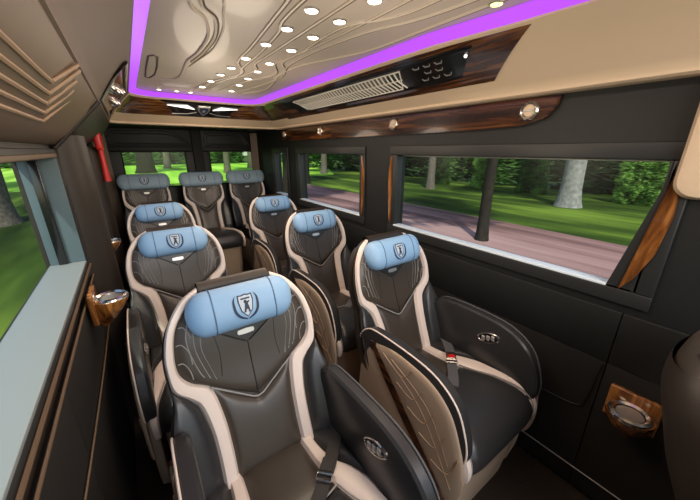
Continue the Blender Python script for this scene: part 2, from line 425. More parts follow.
# LED strip all round the ceiling tray
g = MB(); g.grid([[Vector((led[i][0], led[i][1], LZ + .004)).lerp(Vector((inn[i][0], inn[i][1], CZ - .002)), s) for s in (.04, .3, .6, .96)] for i in range(n)])
tag(g.build('led_strip', M['led'], flip=False), 'glowing purple LED strip running round the edge of the ceiling', 'light strip')

# downlights
def downlight(x, y, r, mt, label, group):
    d = MB(); Mx = Matrix.Translation((x, y, CZ - .0005)) @ Matrix.Rotation(PI, 4, 'X')
    d.lathe([(r, 0), (r * 1.02, .003), (r * .82, .005), (r * .8, .001)], Mx, 16)
    t = empty('ceiling_downlight', (0, 0, 0), label, 'ceiling light', group)
    d.build('bezel', M['satin'], t)
    d = MB(); d.lathe([(r * .8, .001), (r * .7, .005), (r * .3, .007), (r * .05, .0075)], Mx, 16); d.build('lens', M[mt], t)
ordn = ['nearest the front', 'second from the front', 'third from the front', 'fourth from the front', 'fifth from the front', 'sixth from the front', 'seventh from the front', 'eighth from the front', 'last before the rear']
for i, y in enumerate([.80, .98, 1.16, 1.35, 1.60, 1.79, 1.99, 2.21, 2.45]):
    downlight(.655 + max(0, y - 1.7) * .06, y, .024, 'bulb', 'small round warm downlight in the right-hand ceiling row, ' + ordn[i], 'downlights of the right-hand ceiling row')
for i, y in enumerate([.80, .96, 1.14, 1.34, 1.58, 1.79, 1.98, 2.19, 2.41]):
    downlight(.54 - max(0, y - 1.4) * .04, y, .024, 'bulb', 'small round warm downlight in the left-hand ceiling row, ' + ordn[i], 'downlights of the left-hand ceiling row')
for i, x in enumerate((.27, .38, .47)):
    downlight(x, 2.68, .017, 'bulb', ['left', 'middle', 'right'][i] + ' of three tiny downlights by the rear purple strip', 'downlights by the rear strip')
for i, (x, y) in enumerate(((.972, .53), (.955, .61))):
    downlight(x, y, .022, 'bulb_g', ['greenish oval downlight nearest the right ceiling corner', 'greenish oval downlight behind the nearest greenish one on the right'][i], 'greenish downlights')

# overhead vent console on the right cove
def cp(y, s, d):
    a = Vector((1.02 + flare(y), y, LZ)); b = Vector((1.30, y, PZ + .012)); p = a.lerp(b, s); p.z += .014 * math.sin(PI * s)
    t = (b - a).normalized(); nn = Vector((t.z, 0, -t.x)); return p + nn * d
def cpanel(quad, d0, d1, name, m, parent, nb=10):
    """quad: (y,s) corners; a panel on the cove surface"""
    g = MB(); A, B, Cc, D = quad; top = []; 
    P = [[None] * (nb + 1) for _ in range(nb + 1)]
    for i in range(nb + 1):
        for j in range(nb + 1):
            u, v = i / nb, j / nb
            y = lerp(lerp(A[0], B[0], u), lerp(D[0], Cc[0], u), v); s = lerp(lerp(A[1], B[1], u), lerp(D[1], Cc[1], u), v)
            e = min(u, 1 - u, v * 3, (1 - v) * 3) 
            P[i][j] = cp(y, s, d1 if e > .001 else d0)
    g.grid(P); return g.build(name, m, parent, ang=60)
con = empty('overhead_vent_console', (1.15, 1.6, .3), 'long walnut and black overhead console with bright air vent grille, right ceiling edge', 'vent console')
con_off = Matrix.Translation((-1.15, -1.6, -.3))
def under(parent, o): o.matrix_parent_inverse = Matrix.Translation(-Vector(parent.location)); return o
under(con, cpanel([(.56, .05), (2.68, .05), (2.68, .78), (.76, .78)], .001, .0055, 'wood_surround', M['wood'], con, 16))
under(con, wood_wrap(33.2, 37.4, .04, .77, 'wood_corner', M['wood'], con))
under(con, cpanel([(.70, .10), (2.52, .10), (2.38, .66), (.84, .66)], .004, .0085, 'black_plate', M['black'], con, 12))
under(con, cpanel([(1.13, .22), (2.24, .22), (2.16, .58), (1.20, .58)], .007, .0095, 'grille_backing', M['grille_back'], con, 6))
g = MB()
for (a, b) in (((1.13, .22), (2.24, .22)), ((1.20, .58), (2.16, .58)), ((1.13, .22), (1.20, .58)), ((2.24, .22), (2.16, .58)), ((1.16, .40), (2.20, .40))):
    g.tube([cp(lerp(a[0], b[0], t), lerp(a[1], b[1], t), .011) for t in (0, .25, .5, .75, 1)], .003)
for k in range(34):
    y = 1.17 + k * 1.02 / 33
    g.tube([cp(y, .23, .010), cp(y + .012, .40, .014), cp(y + .0, .57, .010)], .0045, n=4)
under(con, g.build('grille', M['slat'], con))
for r_ in range(3):
    for q in range(3 - (r_ == 1)):
        g = MB(); y = .90 + q * .06 + (r_ == 1) * .02; s = .24 + r_ * .12
        g.tube([cp(y, s, .008), cp(y + .006, s + .035, .010), cp(y + .03, s + .035, .010), cp(y + .036, s, .008)], .0022, n=5)
        under(con, g.build('switch', M['satin'], con))
g = MB(); g.tube([cp(.80, .26, .007), cp(.80, .26, .013)], .006, n=10); under(con, g.build('indicator', M['dash'], con))

# rear soffit panel with emblem
def rp(x, s, d):
    a = Vector((x, 2.85, LZ)); b = Vector((x, 3.16, PZ + .012)); p = a.lerp(b, s); p.z += .014 * math.sin(PI * s)
    t = (b - a).normalized(); nn = Vector((0, t.z, -t.y)); return p + nn * d
def rpanel(quad, d0, d1, name, m, parent, nb=10):
    g = MB(); A, B, Cc, D = quad
    P = []
    for i in range(nb + 1):
        row = []
        for j in range(nb + 1):
            u, v = i / nb, j / nb
            x = lerp(lerp(A[0], B[0], u), lerp(D[0], Cc[0], u), v); s = lerp(lerp(A[1], B[1], u), lerp(D[1], Cc[1], u), v)
            row.append(rp(x, s, d1 if min(u, 1 - u, v * 3, (1 - v) * 3) > .001 else d0))
        P.append(row)
    g.grid(P); return g.build(name, m, parent, ang=60)
rc = empty('rear_soffit_console', (.6, 3.0, .3), 'walnut panel above the rear doors with black plate and silver shield emblem', 'soffit panel')
under(rc, wood_wrap(14, 33, .03, .76, 'wood_surround', M['wood_x'], rc))
under(rc, rpanel([(.28, .06), (.92, .06), (.83, .70), (.37, .70)], .002, .007, 'black_plate', M['black'], rc))
for sgn in (-1, 1):
    g = MB(); P = [(.60 + sgn * .07, .36), (.60 + sgn * .13, .20), (.60 + sgn * .27, .24), (.60 + sgn * .14, .32)]
    g.prism(P, lambda p: rp(p[0], p[1], .008), lambda p: rp(p[0], p[1], .014)); under(rc, g.build('dash_light', M['dash'], rc))
    g = MB(); g.tube([rp(.60 + sgn * .05, .5, .008), rp(.60 + sgn * .12, .58, .008), rp(.60 + sgn * .23, .60, .008)], .003); under(rc, g.build('chrome_line', M['satin'], rc))
def shield(s): return [(x * s, y * s) for x, y in [(0, 1), (.35, .9), (.75, .95), (.8, .3), (.6, -.35), (0, -1), (-.6, -.35), (-.8, .3), (-.75, .95), (-.35, .9)]]
g = MB(); g.prism(shield(.062), lambda p: rp(.60 + p[0], .40 - p[1] * 3.6, .008), lambda p: rp(.60 + p[0] * .9, .40 - p[1] * 3.2, .016)); em = g.build('emblem', M['satin'], rc); under(rc, em)
g = MB(); g.prism(shield(.042), lambda p: rp(.60 + p[0], .40 - p[1] * 3.6, .015), lambda p: rp(.60 + p[0], .40 - p[1] * 3.6, .0175)); x_ = g.build('emblem_field', M['navy'], rc); under(rc, x_)
g = MB(); g.prism([(-.012, -.015), (-.004, -.004), (-.014, .006), (-.004, .014), (.008, .016), (.012, .006), (.006, 0), (.012, -.016), (.004, -.008)], lambda p: rp(.60 + p[0], .40 - p[1] * 3.6, .017), lambda p: rp(.60 + p[0], .40 - p[1] * 3.6, .019)); x_ = g.build('emblem_figure', M['satin'], rc); under(rc, x_)

# walnut strip on the right wall + round reading lights
def prism_yz(P, x0, x1, name, m, parent=None, bev=.004):
    bm = bmesh.new(); vs = [bm.verts.new((x0, y, z)) for y, z in P]; fc = bm.faces.new(vs)
    ex = bmesh.ops.extrude_face_region(bm, geom=[fc])
    bmesh.ops.translate(bm, vec=(x1 - x0, 0, 0), verts=[e for e in ex['geom'] if isinstance(e, bmesh.types.BMVert)])
    if bev: bmesh.ops.bevel(bm, geom=[e for e in bm.edges], offset=bev, segments=2, affect='EDGES', clamp_overlap=True)
    g = MB(); g.bm(bm); return g.build(name, m, parent, ang=35)
o = prism_yz([(.555, .198), (.565, .155), (.60, .118), (.68, .095), (.90, .088), (3.15, .088), (3.15, .20)], RX - .022, RX - .001, 'walnut_strip', M['wood'])
tag(o, 'long glossy dark walnut trim strip on right wall above the windows', 'wood trim')
for i, y in enumerate((.66, 1.45, 2.33, 3.06)):
    t = empty('reading_light', (RX - .022, y, .150), ['round chrome reading light nearest the front end of walnut strip', 'second round chrome reading light from the front on walnut strip', 'third round chrome reading light from the front on walnut strip', 'farthest round chrome reading light at the rear of walnut strip'][i], 'reading light', 'round reading lights on the walnut strip')
    Mx = Matrix.Rotation(-PI / 2, 4, 'Y')
    g = MB(); g.lathe([(.036, -.001), (.036, .006), (.031, .011), (.025, .008), (.024, .002)], Mx); g.build('rim', M['chrome'], t)
    g = MB(); g.lathe([(.024, .001), (.022, .007), (.012, .011), (.002, .012)], Mx @ Matrix.Rotation(.25, 4, 'X')); g.build('lens', M['cove'], t)
    g = MB(); g.box((-.016, -.020, -.003), (-.009, .020, .003), .002); g.build('bar', M['satin'], t)
# upright walnut blades beside the right windows
for y0, yb, lab in ((1.475, 1.455, 'slim upright walnut trim at rear edge of the big right window'), (1.755, 1.775, 'slim upright walnut trim at front edge of the second right window'), (.205, .225, 'broad upright walnut trim at front edge of the big right window')):
    wd = .032 if y0 < 1 else .026; s = 1 if y0 > yb and y0 < 1.6 else -1
    P = [(yb, -.04), (yb, -.47), (yb + s * wd * .5, -.44), (yb + s * wd, -.30), (yb + s * wd * 1.1, -.14), (yb + s * wd * .5, -.04)]
    if y0 < 1: P = [(.192, -.055), (.243, -.48), (.212, -.43), (.178, -.33), (.165, -.20), (.176, -.06)]
    o = prism_yz(P, RX - .020, RX - .001, 'upright_wood_trim', M['wood_up'], None, .003); tag(o, lab, 'wood trim')
# cream pillar cover at the right front
p = MB()
def rr(w, h, r, n=6):
    out = []
    for cx_, cy_, a0 in ((w - r, h - r, 0), (-w + r, h - r, PI / 2), (-w + r, -h + r, PI), (w - r, -h + r, 1.5 * PI)):
        out += [(cx_ + r * math.cos(a0 + k * PI / 2 / n), cy_ + r * math.sin(a0 + k * PI / 2 / n)) for k in range(n + 1)]
    return out
for d, k in ((0, 1), (.03, 1), (.045, .93), (.05, .8)): pass
p.loft([[(RX - d, .02 + y * k, .03 + z * k) for y, z in rr(.17, .17, .05)] for d, k in ((0.001, 1), (.03, 1), (.045, .95), (.05, .85))])
p.build('trim_11', M['cove'], kind='structure')

# ------------------------------------------------------------------ seats
REC = R(20.5); CZ0 = .45      # recline of backrest, height of cushion crease
def back(x, v, d=0):
    d = d + .55 * x * x - .012 * math.exp(-((v - .33) / .12) ** 2)
    y = v * math.sin(REC) - d * math.cos(REC); z = CZ0 + v * math.cos(REC) + d * math.sin(REC)
    return Vector((x, y, z))
# cushion profile: (y, z) and outward normal along t
_prof = cr([(.03, .445), (-.10, .455), (-.25, .468), (-.38, .476), (-.455, .468), (-.502, .438), (-.516, .39), (-.503, .345), (-.46, .325)], 8)
_L = [0]
for a, b in zip(_prof, _prof[1:]): _L.append(_L[-1] + math.dist(a, b))
def cush(x, t, d=0):
    """t = distance along the profile from the crease; d = height above it"""
    t = min(max(t, 0), _L[-1])
    for i in range(len(_prof) - 1):
        if t <= _L[i + 1] or i == len(_prof) - 2: break
    k = (t - _L[i]) / max(_L[i + 1] - _L[i], 1e-9)
    def nrm(j):
        a = _prof[max(j - 1, 0)]; b = _prof[min(j + 1, len(_prof) - 1)]
        ty, tz = b[0] - a[0], b[1] - a[1]; l = math.hypot(ty, tz); return (tz / l, -ty / l)
    n0, n1 = nrm(i), nrm(i + 1); ny, nz = lerp(n0[0], n1[0], k), lerp(n0[1], n1[1], k)
    d = d + .25 * x * x * (1 if t < .4 else max(0, 1 - (t - .4) / .15))
    return Vector((x, lerp(_prof[i][0], _prof[i + 1][0], k) + ny * d, lerp(_prof[i][1], _prof[i + 1][1], k) + nz * d))

def coons(bot, top, left, right, nu, nv):
    B = resample(bot, nu); T = resample(top, nu); Lf = resample(left, nv); Rt = resample(right, nv); G = []
    for i in range(nu):
        u = i / (nu - 1); row = []
        for j in range(nv):
            v = j / (nv - 1)
            row.append(tuple((1 - v) * B[i][k] + v * T[i][k] + (1 - u) * Lf[j][k] + u * Rt[j][k]
                             - ((1 - u) * (1 - v) * B[0][k] + u * (1 - v) * B[-1][k] + (1 - u) * v * T[0][k] + u * v * T[-1][k]) for k in (0, 1)))
        G.append(row)
    return G
def pad(fn, bot, top, left, right, h, nu=17, nv=17, p=4, base=-.006):
    G = coons(bot, top, left, right, nu, nv); P = []
    for i in range(nu):
        u = 2 * i / (nu - 1) - 1; row = []
        for j in range(nv):
            v = 2 * j / (nv - 1) - 1
            k = (1 - abs(u) ** p) * (1 - abs(v) ** p)
            row.append(fn(G[i][j][0], G[i][j][1], base + (h - base) * (k ** .5)))
        P.append(row)
    return MB().grid(P)
def band(fn, pairs, h, sm=6, nu=7, base=-.006):
    A = cr([a for a, b in pairs], sm); B = cr([b for a, b in pairs], sm); P = []
    for a, b in zip(A, B):
        row = []
        for k in range(nu):
            s = k / (nu - 1); q = (1 - abs(2 * s - 1) ** 4) ** .5
            row.append(fn(lerp(a[0], b[0], s), lerp(a[1], b[1], s), base + (h - base) * q))
        P.append(row)
    return MB().grid(P)
mir = lambda P: [(-x, y) for x, y in P]
mirp = lambda P: [((-a[0], a[1]), (-b[0], b[1])) for a, b in P]

# 2-D design of the backrest front (x, height above crease)
IN_UP = [(.125, .603), (.155, .572), (.195, .52), (.212, .45), (.212, .385), (.185, .343), (.138, .312)]
BAND = [((.118, .626), (.118, .608)), ((.172, .592), (.152, .575)), ((.217, .527), (.194, .52)), ((.238, .45), (.212, .45)), ((.240, .385), (.212, .385)), ((.233, .335), (.186, .343)),
        ((.198, .295), (.14, .312)), ((.175, .262), (.125, .272)), ((.160, .18), (.113, .18)), ((.156, .08), (.110, .08)), ((.158, -.02), (.112, -.02))]
VL = [(-.138, .312), (-.10, .285), (-.05, .25), (0, .222), (.05, .25), (.10, .285), (.138, .312)]
OUT = [(-.02, .255), (.05, .268), (.15, .270), (.24, .255), (.30, .240), (.345, .240), (.40, .244), (.45, .240), (.50, .228), (.54, .208), (.58, .178), (.61, .140), (.63, .105)]

def headrest_fn(v0, hw, rv, rd, d0):
    def H(x, a, off=0):
        """a: angle round the roll, 0 = front, + = up"""
        e = max(0.0, (abs(x) - (hw - .055)) / .055); k = math.sqrt(max(0.0, 1 - min(e, 1) ** 2)); k = .04 + .96 * k
        ca, sa = math.cos(a), math.sin(a); ex = .8
        cv = math.copysign(abs(sa) ** ex, sa) * (rv * k + off); cd = math.copysign(abs(ca) ** ex, ca) * (rd * k + off)
        v = v0 + cv; d = d0 + cd
        y = v * math.sin(REC) - d * math.cos(REC); z = CZ0 + v * math.cos(REC) + d * math.sin(REC)
        return Vector((x, y, z))
    return H

def make_seat(rear=False):
    root = empty('rear_row_chair' if rear else 'captain_chair')
    wsc = .86 if rear else 1
    bk = (lambda x, v, d=0: back(x * wsc, v, d))
    # shell of the backrest, black leather, one lofted body
    g = MB(); rings = []
    vs = cr([(v, w) for v, w in OUT], 4) + [(.637, .07)]
    for v, w in vs:
        top = max(0, (v - .5) / .137); th = .11 * (1 - .55 * top ** 2); ring = []
        for k in range(13): ring.append(bk(lerp(-w, w, k / 12), v, -.006 - .012 * (abs(2 * k / 12 - 1) ** 6)))
        for k in range(1, 12):
            a = PI * k / 12; ring.append(bk(w * math.cos(a) * .98, v, -.018 - th * math.sin(a) ** .6))
        rings.append(ring)
    g.loft(rings); g.build('backrest', M['leather'], root, ang=50)
    # beige rear shell
    g = MB(); rings = []
    for v, w in [q for q in vs if .0 < q[0] < .6]:
        th = .11 * (1 - .55 * max(0, (v - .5) / .137) ** 2)
        rings.append([bk(w * 1.012 * math.cos(PI * k / 16), v, -.024 - (th + .004) * math.sin(PI * k / 16) ** .6) for k in range(17)])
    g.grid(rings); g.build('rear_shell', M['wall_brown'], root)
    # cream side bands
    for s in (1, -1):
        prs = BAND if s > 0 else mirp(BAND)
        band(bk, prs, .010).build('side_band', M['cream'], root)
        # lower bolster
        o_ = [(.24, .338), (.205, .303), (.178, .262), (.162, .18), (.158, .08), (.160, -.02)][::-1]
        e_ = [(.262, -.02), (.272, .08), (.274, .16), (.262, .24), (.242, .305), (.24, .338)]
        sx = lambda P: P if s > 0 else mir(P)
        pad(bk, sx([(.160, -.02), (.262, -.02)]), sx([(.239, .338), (.2405, .338)]), sx(o_), sx(e_), .020, 11, 17).build('lower_bolster', M['leather_side'], root)
    # upper panel (quilted)
    pr = [(x, v) for x, v in IN_UP][::-1]
    up = pad(bk, VL, [(-.125, .603), (-.08, .624), (0, .632), (.08, .624), (.125, .603)], mir(pr), pr, .014, 25, 21, p=6).build('upper_panel', M['leather'], root)
    off = .0125
    g = MB(); g.tube([bk(x, v - .004, .006) for x, v in cr(VL, 3)], .0028); g.build('piping', M['stitch'], up)
    g = MB()
    for s in (1, -1):
        for k in range(3):
            x0, x1 = .118 + k * .020, .128 + k * .016
            g.tube([bk(s * x, v, off) for x, v in cr([(x1 - .012, .327 + k * .010), (x1 - .002, .37), (x1 + .012, .43), (x0 + .018, .48), (x0 + .004, .53)], 4)], .0016, n=4)
        g.tube([bk(s * x, v, off) for x, v in cr([(.205, .47), (.19, .468), (.175, .44), (.172, .40)], 4)], .0016, n=4)
        g.tube([bk(s * x, v, off) for x, v in cr([(.209, .415), (.195, .412), (.182, .385), (.178, .355)], 4)], .0016, n=4)
        g.tube([bk(s * x, v, off) for x, v in cr([(.19, .52), (.175, .515), (.162, .48)], 4)], .0016, n=4)
        g.build('stitching', M['stitch'], up); g = MB()
    g = MB(); g.tube([bk(0, v, .0135) for v in (.228, .27, .33, .39, .413)], .0022, n=4); g.build('seam', M['seam'], up)
    for s in (1, -1):
        g = MB()
        g.tube([bk(s * x, v, .0138) for x, v in cr([(.005, .413), (.04, .435), (.078, .462), (.105, .475)], 3)], .0032, n=5)
        g.tube([bk(s * x, v, .0130) for x, v in cr([(.098, .33), (.092, .40), (.10, .47)], 3)], .0018, n=4)
        g.build('seam', M['seam'], up)
    G = [(-.078, .464), (0, .416), (.078, .464), (.06, .475), (-.06, .475)]
    g = MB(); g.prism(G, lambda p: bk(p[0], p[1], .008), lambda p: bk(p[0], p[1], .0165)); g.build('flap', M['leather_side'], up)
    g = MB(); g.prism([(.026 * math.cos(a) ** 1 if abs(math.cos(a)) < .5 else math.copysign(.02, math.cos(a)) + .009 * math.cos(a), .447 + .009 * math.sin(a)) for a in [k * PI / 10 for k in range(20)]], lambda p: bk(p[0], p[1], .013), lambda p: bk(p[0] * .95, p[1], .020)); g.build('badge', M['satin'], up)
    # lower panel
    pad(bk, [(-.112, -.02), (0, -.02), (.112, -.02)], [(x, v - .008) for x, v in VL], mir([(.112, -.02), (.110, .08), (.113, .18), (.125, .268), (.138, .304)]), [(.112, -.02), (.110, .08), (.113, .18), (.125, .268), (.138, .304)], .013, 21, 17).build('lower_panel', M['leather'], root)
    # headrest roll
    hw, rv, rd, v0, d0 = (.226, .078, .042, .560, .032) if rear else (.167, .070, .052, .540, .045)
    H = headrest_fn(v0, hw, rv, rd, d0)
    xs = [hw * math.sin(lerp(-PI / 2, PI / 2, i / 26)) for i in range(27)]
    g = MB(); g.loft([[H(x, a) for a in [2 * PI * k / 28 for k in range(28)]] for x in xs])
    hr = g.build('headrest', M['slate' if rear else 'blue'], root, ang=60)
    g = MB()
    for s in (-1, 1):
        g = MB(); g.tube([H(s * hw * .56, a, .0006) for a in [2 * PI * k / 28 for k in range(28)]], .0022, closed=True, n=4)
        g.build('seam', M['blue_seam'], hr)
    es = .033                                                   # emblem: crest with crescents and a rampant figure
    def E(px, py, o): return H(px, py / rv * 1.02, o)
    g = MB(); g.prism(shield(es * .95), lambda p: E(p[0] * .95, p[1], -.002), lambda p: E(p[0] * .95, p[1], .0012)); g.build('emblem_outline', M['navy'], hr)
    g = MB(); g.prism(shield(es * .80), lambda p: E(p[0] * .95, p[1], -.001), lambda p: E(p[0] * .95, p[1], .0020)); g.build('emblem_field', M['pale'], hr)
    g = MB()
    for s in (-1, 1):
        A = [(s * es * x, es * y) for x, y in cr([(.82, .95), (1.16, .45), (1.15, -.25), (.75, -.85), (.06, -1.22)], 4)]
        B = [(s * es * x, es * y) for x, y in cr([(.86, .85), (1.0, .40), (.92, -.2), (.60, -.68), (.06, -1.08)], 4)]
        g = MB(); g.grid([[E(a[0], a[1], .0016), E(b[0], b[1], .0016)] for a, b in zip(A, B)])
        g.build('emblem_crescent', M['navy'], hr)
    g = MB()
    for P in ([(-.42, .55), (.42, .55), (.42, .42), (-.42, .42)], [(-.30, -.45), (-.12, -.42), (-.05, -.20), (.10, -.22), (.16, -.48), (.30, -.46), (.24, -.1), (.16, .10), (.34, .18), (.32, .28), (.10, .22), (.08, .34), (-.12, .36), (-.22, .22), (-.10, .10), (-.18, -.1)]):
        g.prism([(x * es, y * es) for x, y in P], lambda p: E(p[0], p[1], .0015), lambda p: E(p[0], p[1], .0028))
    g.build('emblem_figure', M['navy'], hr)
    if not rear:
        g = MB(); P = []
        for i in range(9):
            x = lerp(-.115, .112, i / 8); P.append([bk(x, v, d) for v, d in cr([(.598, .008), (.620, .013), (.636, .002), (.640, -.02), (.625, -.06)], 3)])
        g.grid(P); g.build('top_cap', M['wall_brown'], root)
    # cushion
    W = .217
    g = MB(); ts = [_L[-1] * k / 20 for k in range(21)]
    rings = []
    for t in ts:
        W = .217 + .03 * min(1, max(0, (t - .42) / .07))
        rings.append([cush(lerp(-W, W, k / 12) * wsc, t, -.006) for k in range(13)] + [cush(lerp(W, -W, k / 12) * wsc, t, -.10 if t < .4 else -.05) for k in range(13)])
    g.loft(rings); cb = g.build('cushion', M['leather_side'], root, ang=50)
    ck = (lambda x, t, d=0: cush(x * wsc * .92, t, d))
    ST = [((.158, .0), (.112, .0)), ((.162, .10), (.114, .10)), ((.180, .17), (.120, .18)), ((.212, .225), (.135, .25)), ((.234, .29), (.155, .315)), ((.236, .36), (.185, .385)), ((.243, .43), (.204, .44)), ((.266, .49), (.228, .50)), ((.272, .54), (.238, .545)), ((.272, .59), (.240, .59)), ((.268, .64), (.238, .64))]
    inner = cr([b for a, b in ST], 6)
    li = [q for q in inner if q[1] <= .26]; lo = [q for q in inner if q[1] >= .25]
    for s in (1, -1):
        sx = (lambda P: P) if s > 0 else mir
        band(ck, ST if s > 0 else mirp(ST), .010).build('cushion_band', M['cream'], root)
        e_ = [(.236, 0), (.236, .1), (.236, .2), (.236, .27)]; o_ = [(.160, 0), (.164, .10), (.182, .165), (.214, .222), (.235, .272)]
        pad(ck, sx([(.160, 0), (.236, 0)]), sx([(.2355, .272), (.236, .272)]), sx(o_), sx(e_), .016, 9, 11).build('cushion_bolster', M['leather_side'], root)
    fr = [(-.135, .25), (-.08, .262), (0, .268), (.08, .262), (.135, .25)]
    pad(ck, [(-.112, 0), (0, 0), (.112, 0)], fr, mir(li), li, .012, 15, 11).build('seat_panel', M['leather'], root)
    pad(ck, fr, [(-.238, .64), (0, .64), (.238, .64)], mir(lo), lo, .020, 21, 27, p=8).build('front_pad', M['leather_side'], root)
    g = MB(); g.tube([ck(x, t, .006) for x, t in [q for q in mir(lo)[::-1] if q[1] < .6] + cr(fr, 4) + [q for q in lo if q[1] < .6]], .0026); g.build('piping', M['stitch'], cb)
    # base
    g = MB(); rings = []
    for z, y0, y1, w in ((.0, -.455, .10, .20), (.05, -.468, .12, .208), (.15, -.480, .13, .212), (.26, -.490, .14, .214), (.34, -.497, .10, .214)):
        yc, hy = (y0 + y1) / 2, (y1 - y0) / 2
        rings.append([(x * wsc, yc + y, z) for x, y in rr(w, hy, .07)])
    g.loft(rings); g.build('base', M['beige'], root)
    if rear: return root
    # side shells / armrests
    OUTL = cr([(.13, .56), (.115, .64), (.07, .695), (.0, .718), (-.20, .722), (-.32, .705), (-.405, .65), (-.445, .57), (-.462, .50), (-.455, .44), (-.42, .415)], 4) + cr([(-.42, .415), (-.2, .415), (0, .44), (.10, .50), (.13, .56)], 4)[1:-1]
    def scl(P, k, cy=-.18, czz=.48): return [(cy - .052 + (y - cy) * k, czz + (z - czz) * k) for y, z in P]
    for s in (1, -1):
        x = lambda q: s * (.216 + q * .88)
        g = MB(); g.loft([[(x(d), y, z) for y, z in scl(OUTL, k)] for d, k in ((0, .93), (.004, .975), (.014, 1), (.044, 1), (.054, .975), (.058, .93))])
        arm = g.build('armrest', M['leather_side'], root, ang=30)
        # beige quilted outer panel
        Q = cr([(.015, .660), (-.10, .690), (-.21, .690), (-.31, .672), (-.385, .62), (-.43, .54), (-.46, .44), (-.468, .34), (-.452, .25), (-.425, .215)], 5) + [(-.34, .31), (-.22, .43), (-.10, .55), (-.02, .63)]
        g = MB(); g.loft([[(x(d), y, z) for y, z in scl(Q, k, -.27, .53)] for d, k in ((.05, 1.0), (.060, 1.0), (.066, .95), (.069, .80), (.070, .4))])
        qp = g.build('quilted_panel', M['beige'], arm, ang=60)
        g = MB()
        for k in range(5):
            t = k / 4; a = (lerp(-.08, -.34, t), lerp(.64, .36, t)); b = (lerp(-.22, -.445, t), lerp(.675, .46, t)); mid = ((a[0] + b[0]) / 2 - .02, (a[1] + b[1]) / 2 - .045)
            g.tube([(x(.0695), y, z) for y, z in [(q[0] - .052, q[1]) for q in cr([a, mid, b], 6)]], .0022, n=4)
        for k in range(2):
            a = (-.06 - k * .05, .655); b = (-.43 + k * .02, .31 + k * .09); mid = (-.27 - k * .03, .54 + k * .03)
            g.tube([(x(.0695), y, z) for y, z in [(q[0] - .052, q[1]) for q in cr([a, mid, b], 8)]], .0022, n=4)
        g.build('quilting', M['ridge'], qp)
        st = [(.03, .668), (.005, .675), (-.10, .568), (-.22, .445), (-.34, .322), (-.425, .222), (-.41, .206), (-.30, .31), (-.18, .42), (-.06, .545)]
        g = MB(); g.loft([[(x(d), y, z) for y, z in scl(st, k, -.2, .45)] for d, k in ((.05, 1), (.066, 1), (.070, .985))]); g.build('wood_strip', M['wood'], arm)
        rim = scl(OUTL[:38], 1.0)
        g = MB(); g.tube([(x(.052), y, z) for y, z in rim], .0034, n=6); g.build('edge_piping', M['cream' if s < 0 else 'belt_grey'], arm)
        # lower beige shell behind the strip
        B = [(.05, .64), (-.10, .60), (-.25, .52), (-.38, .47), (-.425, .44), (-.435, .33), (-.425, .15), (-.40, .03), (-.38, .002), (.05, .002), (.10, .06), (.13, .30), (.10, .56)]
        g = MB(); g.loft([[(x(d), y, z) for y, z in scl(B, k, -.1, .3)] for d, k in ((.018, .98), (.026, 1), (.054, .985), (.060, .92))]); g.build('side_shell', M['beige'], root, ang=35)
        # chrome control panel on the inner face
        cy, czz, ta = -.285, .628, R(-24)
        def ov(a, ry, rz): 
            yy, zz = ry * math.cos(a), rz * math.sin(a); return (cy + yy * math.cos(ta) - zz * math.sin(ta), czz + yy * math.sin(ta) + zz * math.cos(ta))
        if True:
            g = MB(); g.loft([[(x(d), *ov(2 * PI * k / 24, .058 * q, .026 * q)) for k in range(24)] for d, q in ((.004, 1), (-.004, 1), (-.007, .92), (-.007, .84), (-.003, .80))]); cpn = g.build('control_panel', M['chrome'], arm)
            g = MB(); g.loft([[(x(d), *ov(2 * PI * k / 24, .058 * q, .026 * q)) for k in range(24)] for d, q in ((.0, .82), (-.004, .82), (-.005, .7))]); g.build('plate', M['black'], cpn)
            for e in (-.024, .0, .024):
                g = MB(); bx = Vector((0, cy + e * math.cos(ta), czz + e * math.sin(ta)))
                g.box((min(x(-.003), x(-.011)), bx.y - .008, bx.z - .012), (max(x(-.003), x(-.011)), bx.y + .008, bx.z + .012), .003); g.build('button', M['satin'], cpn)
    return root

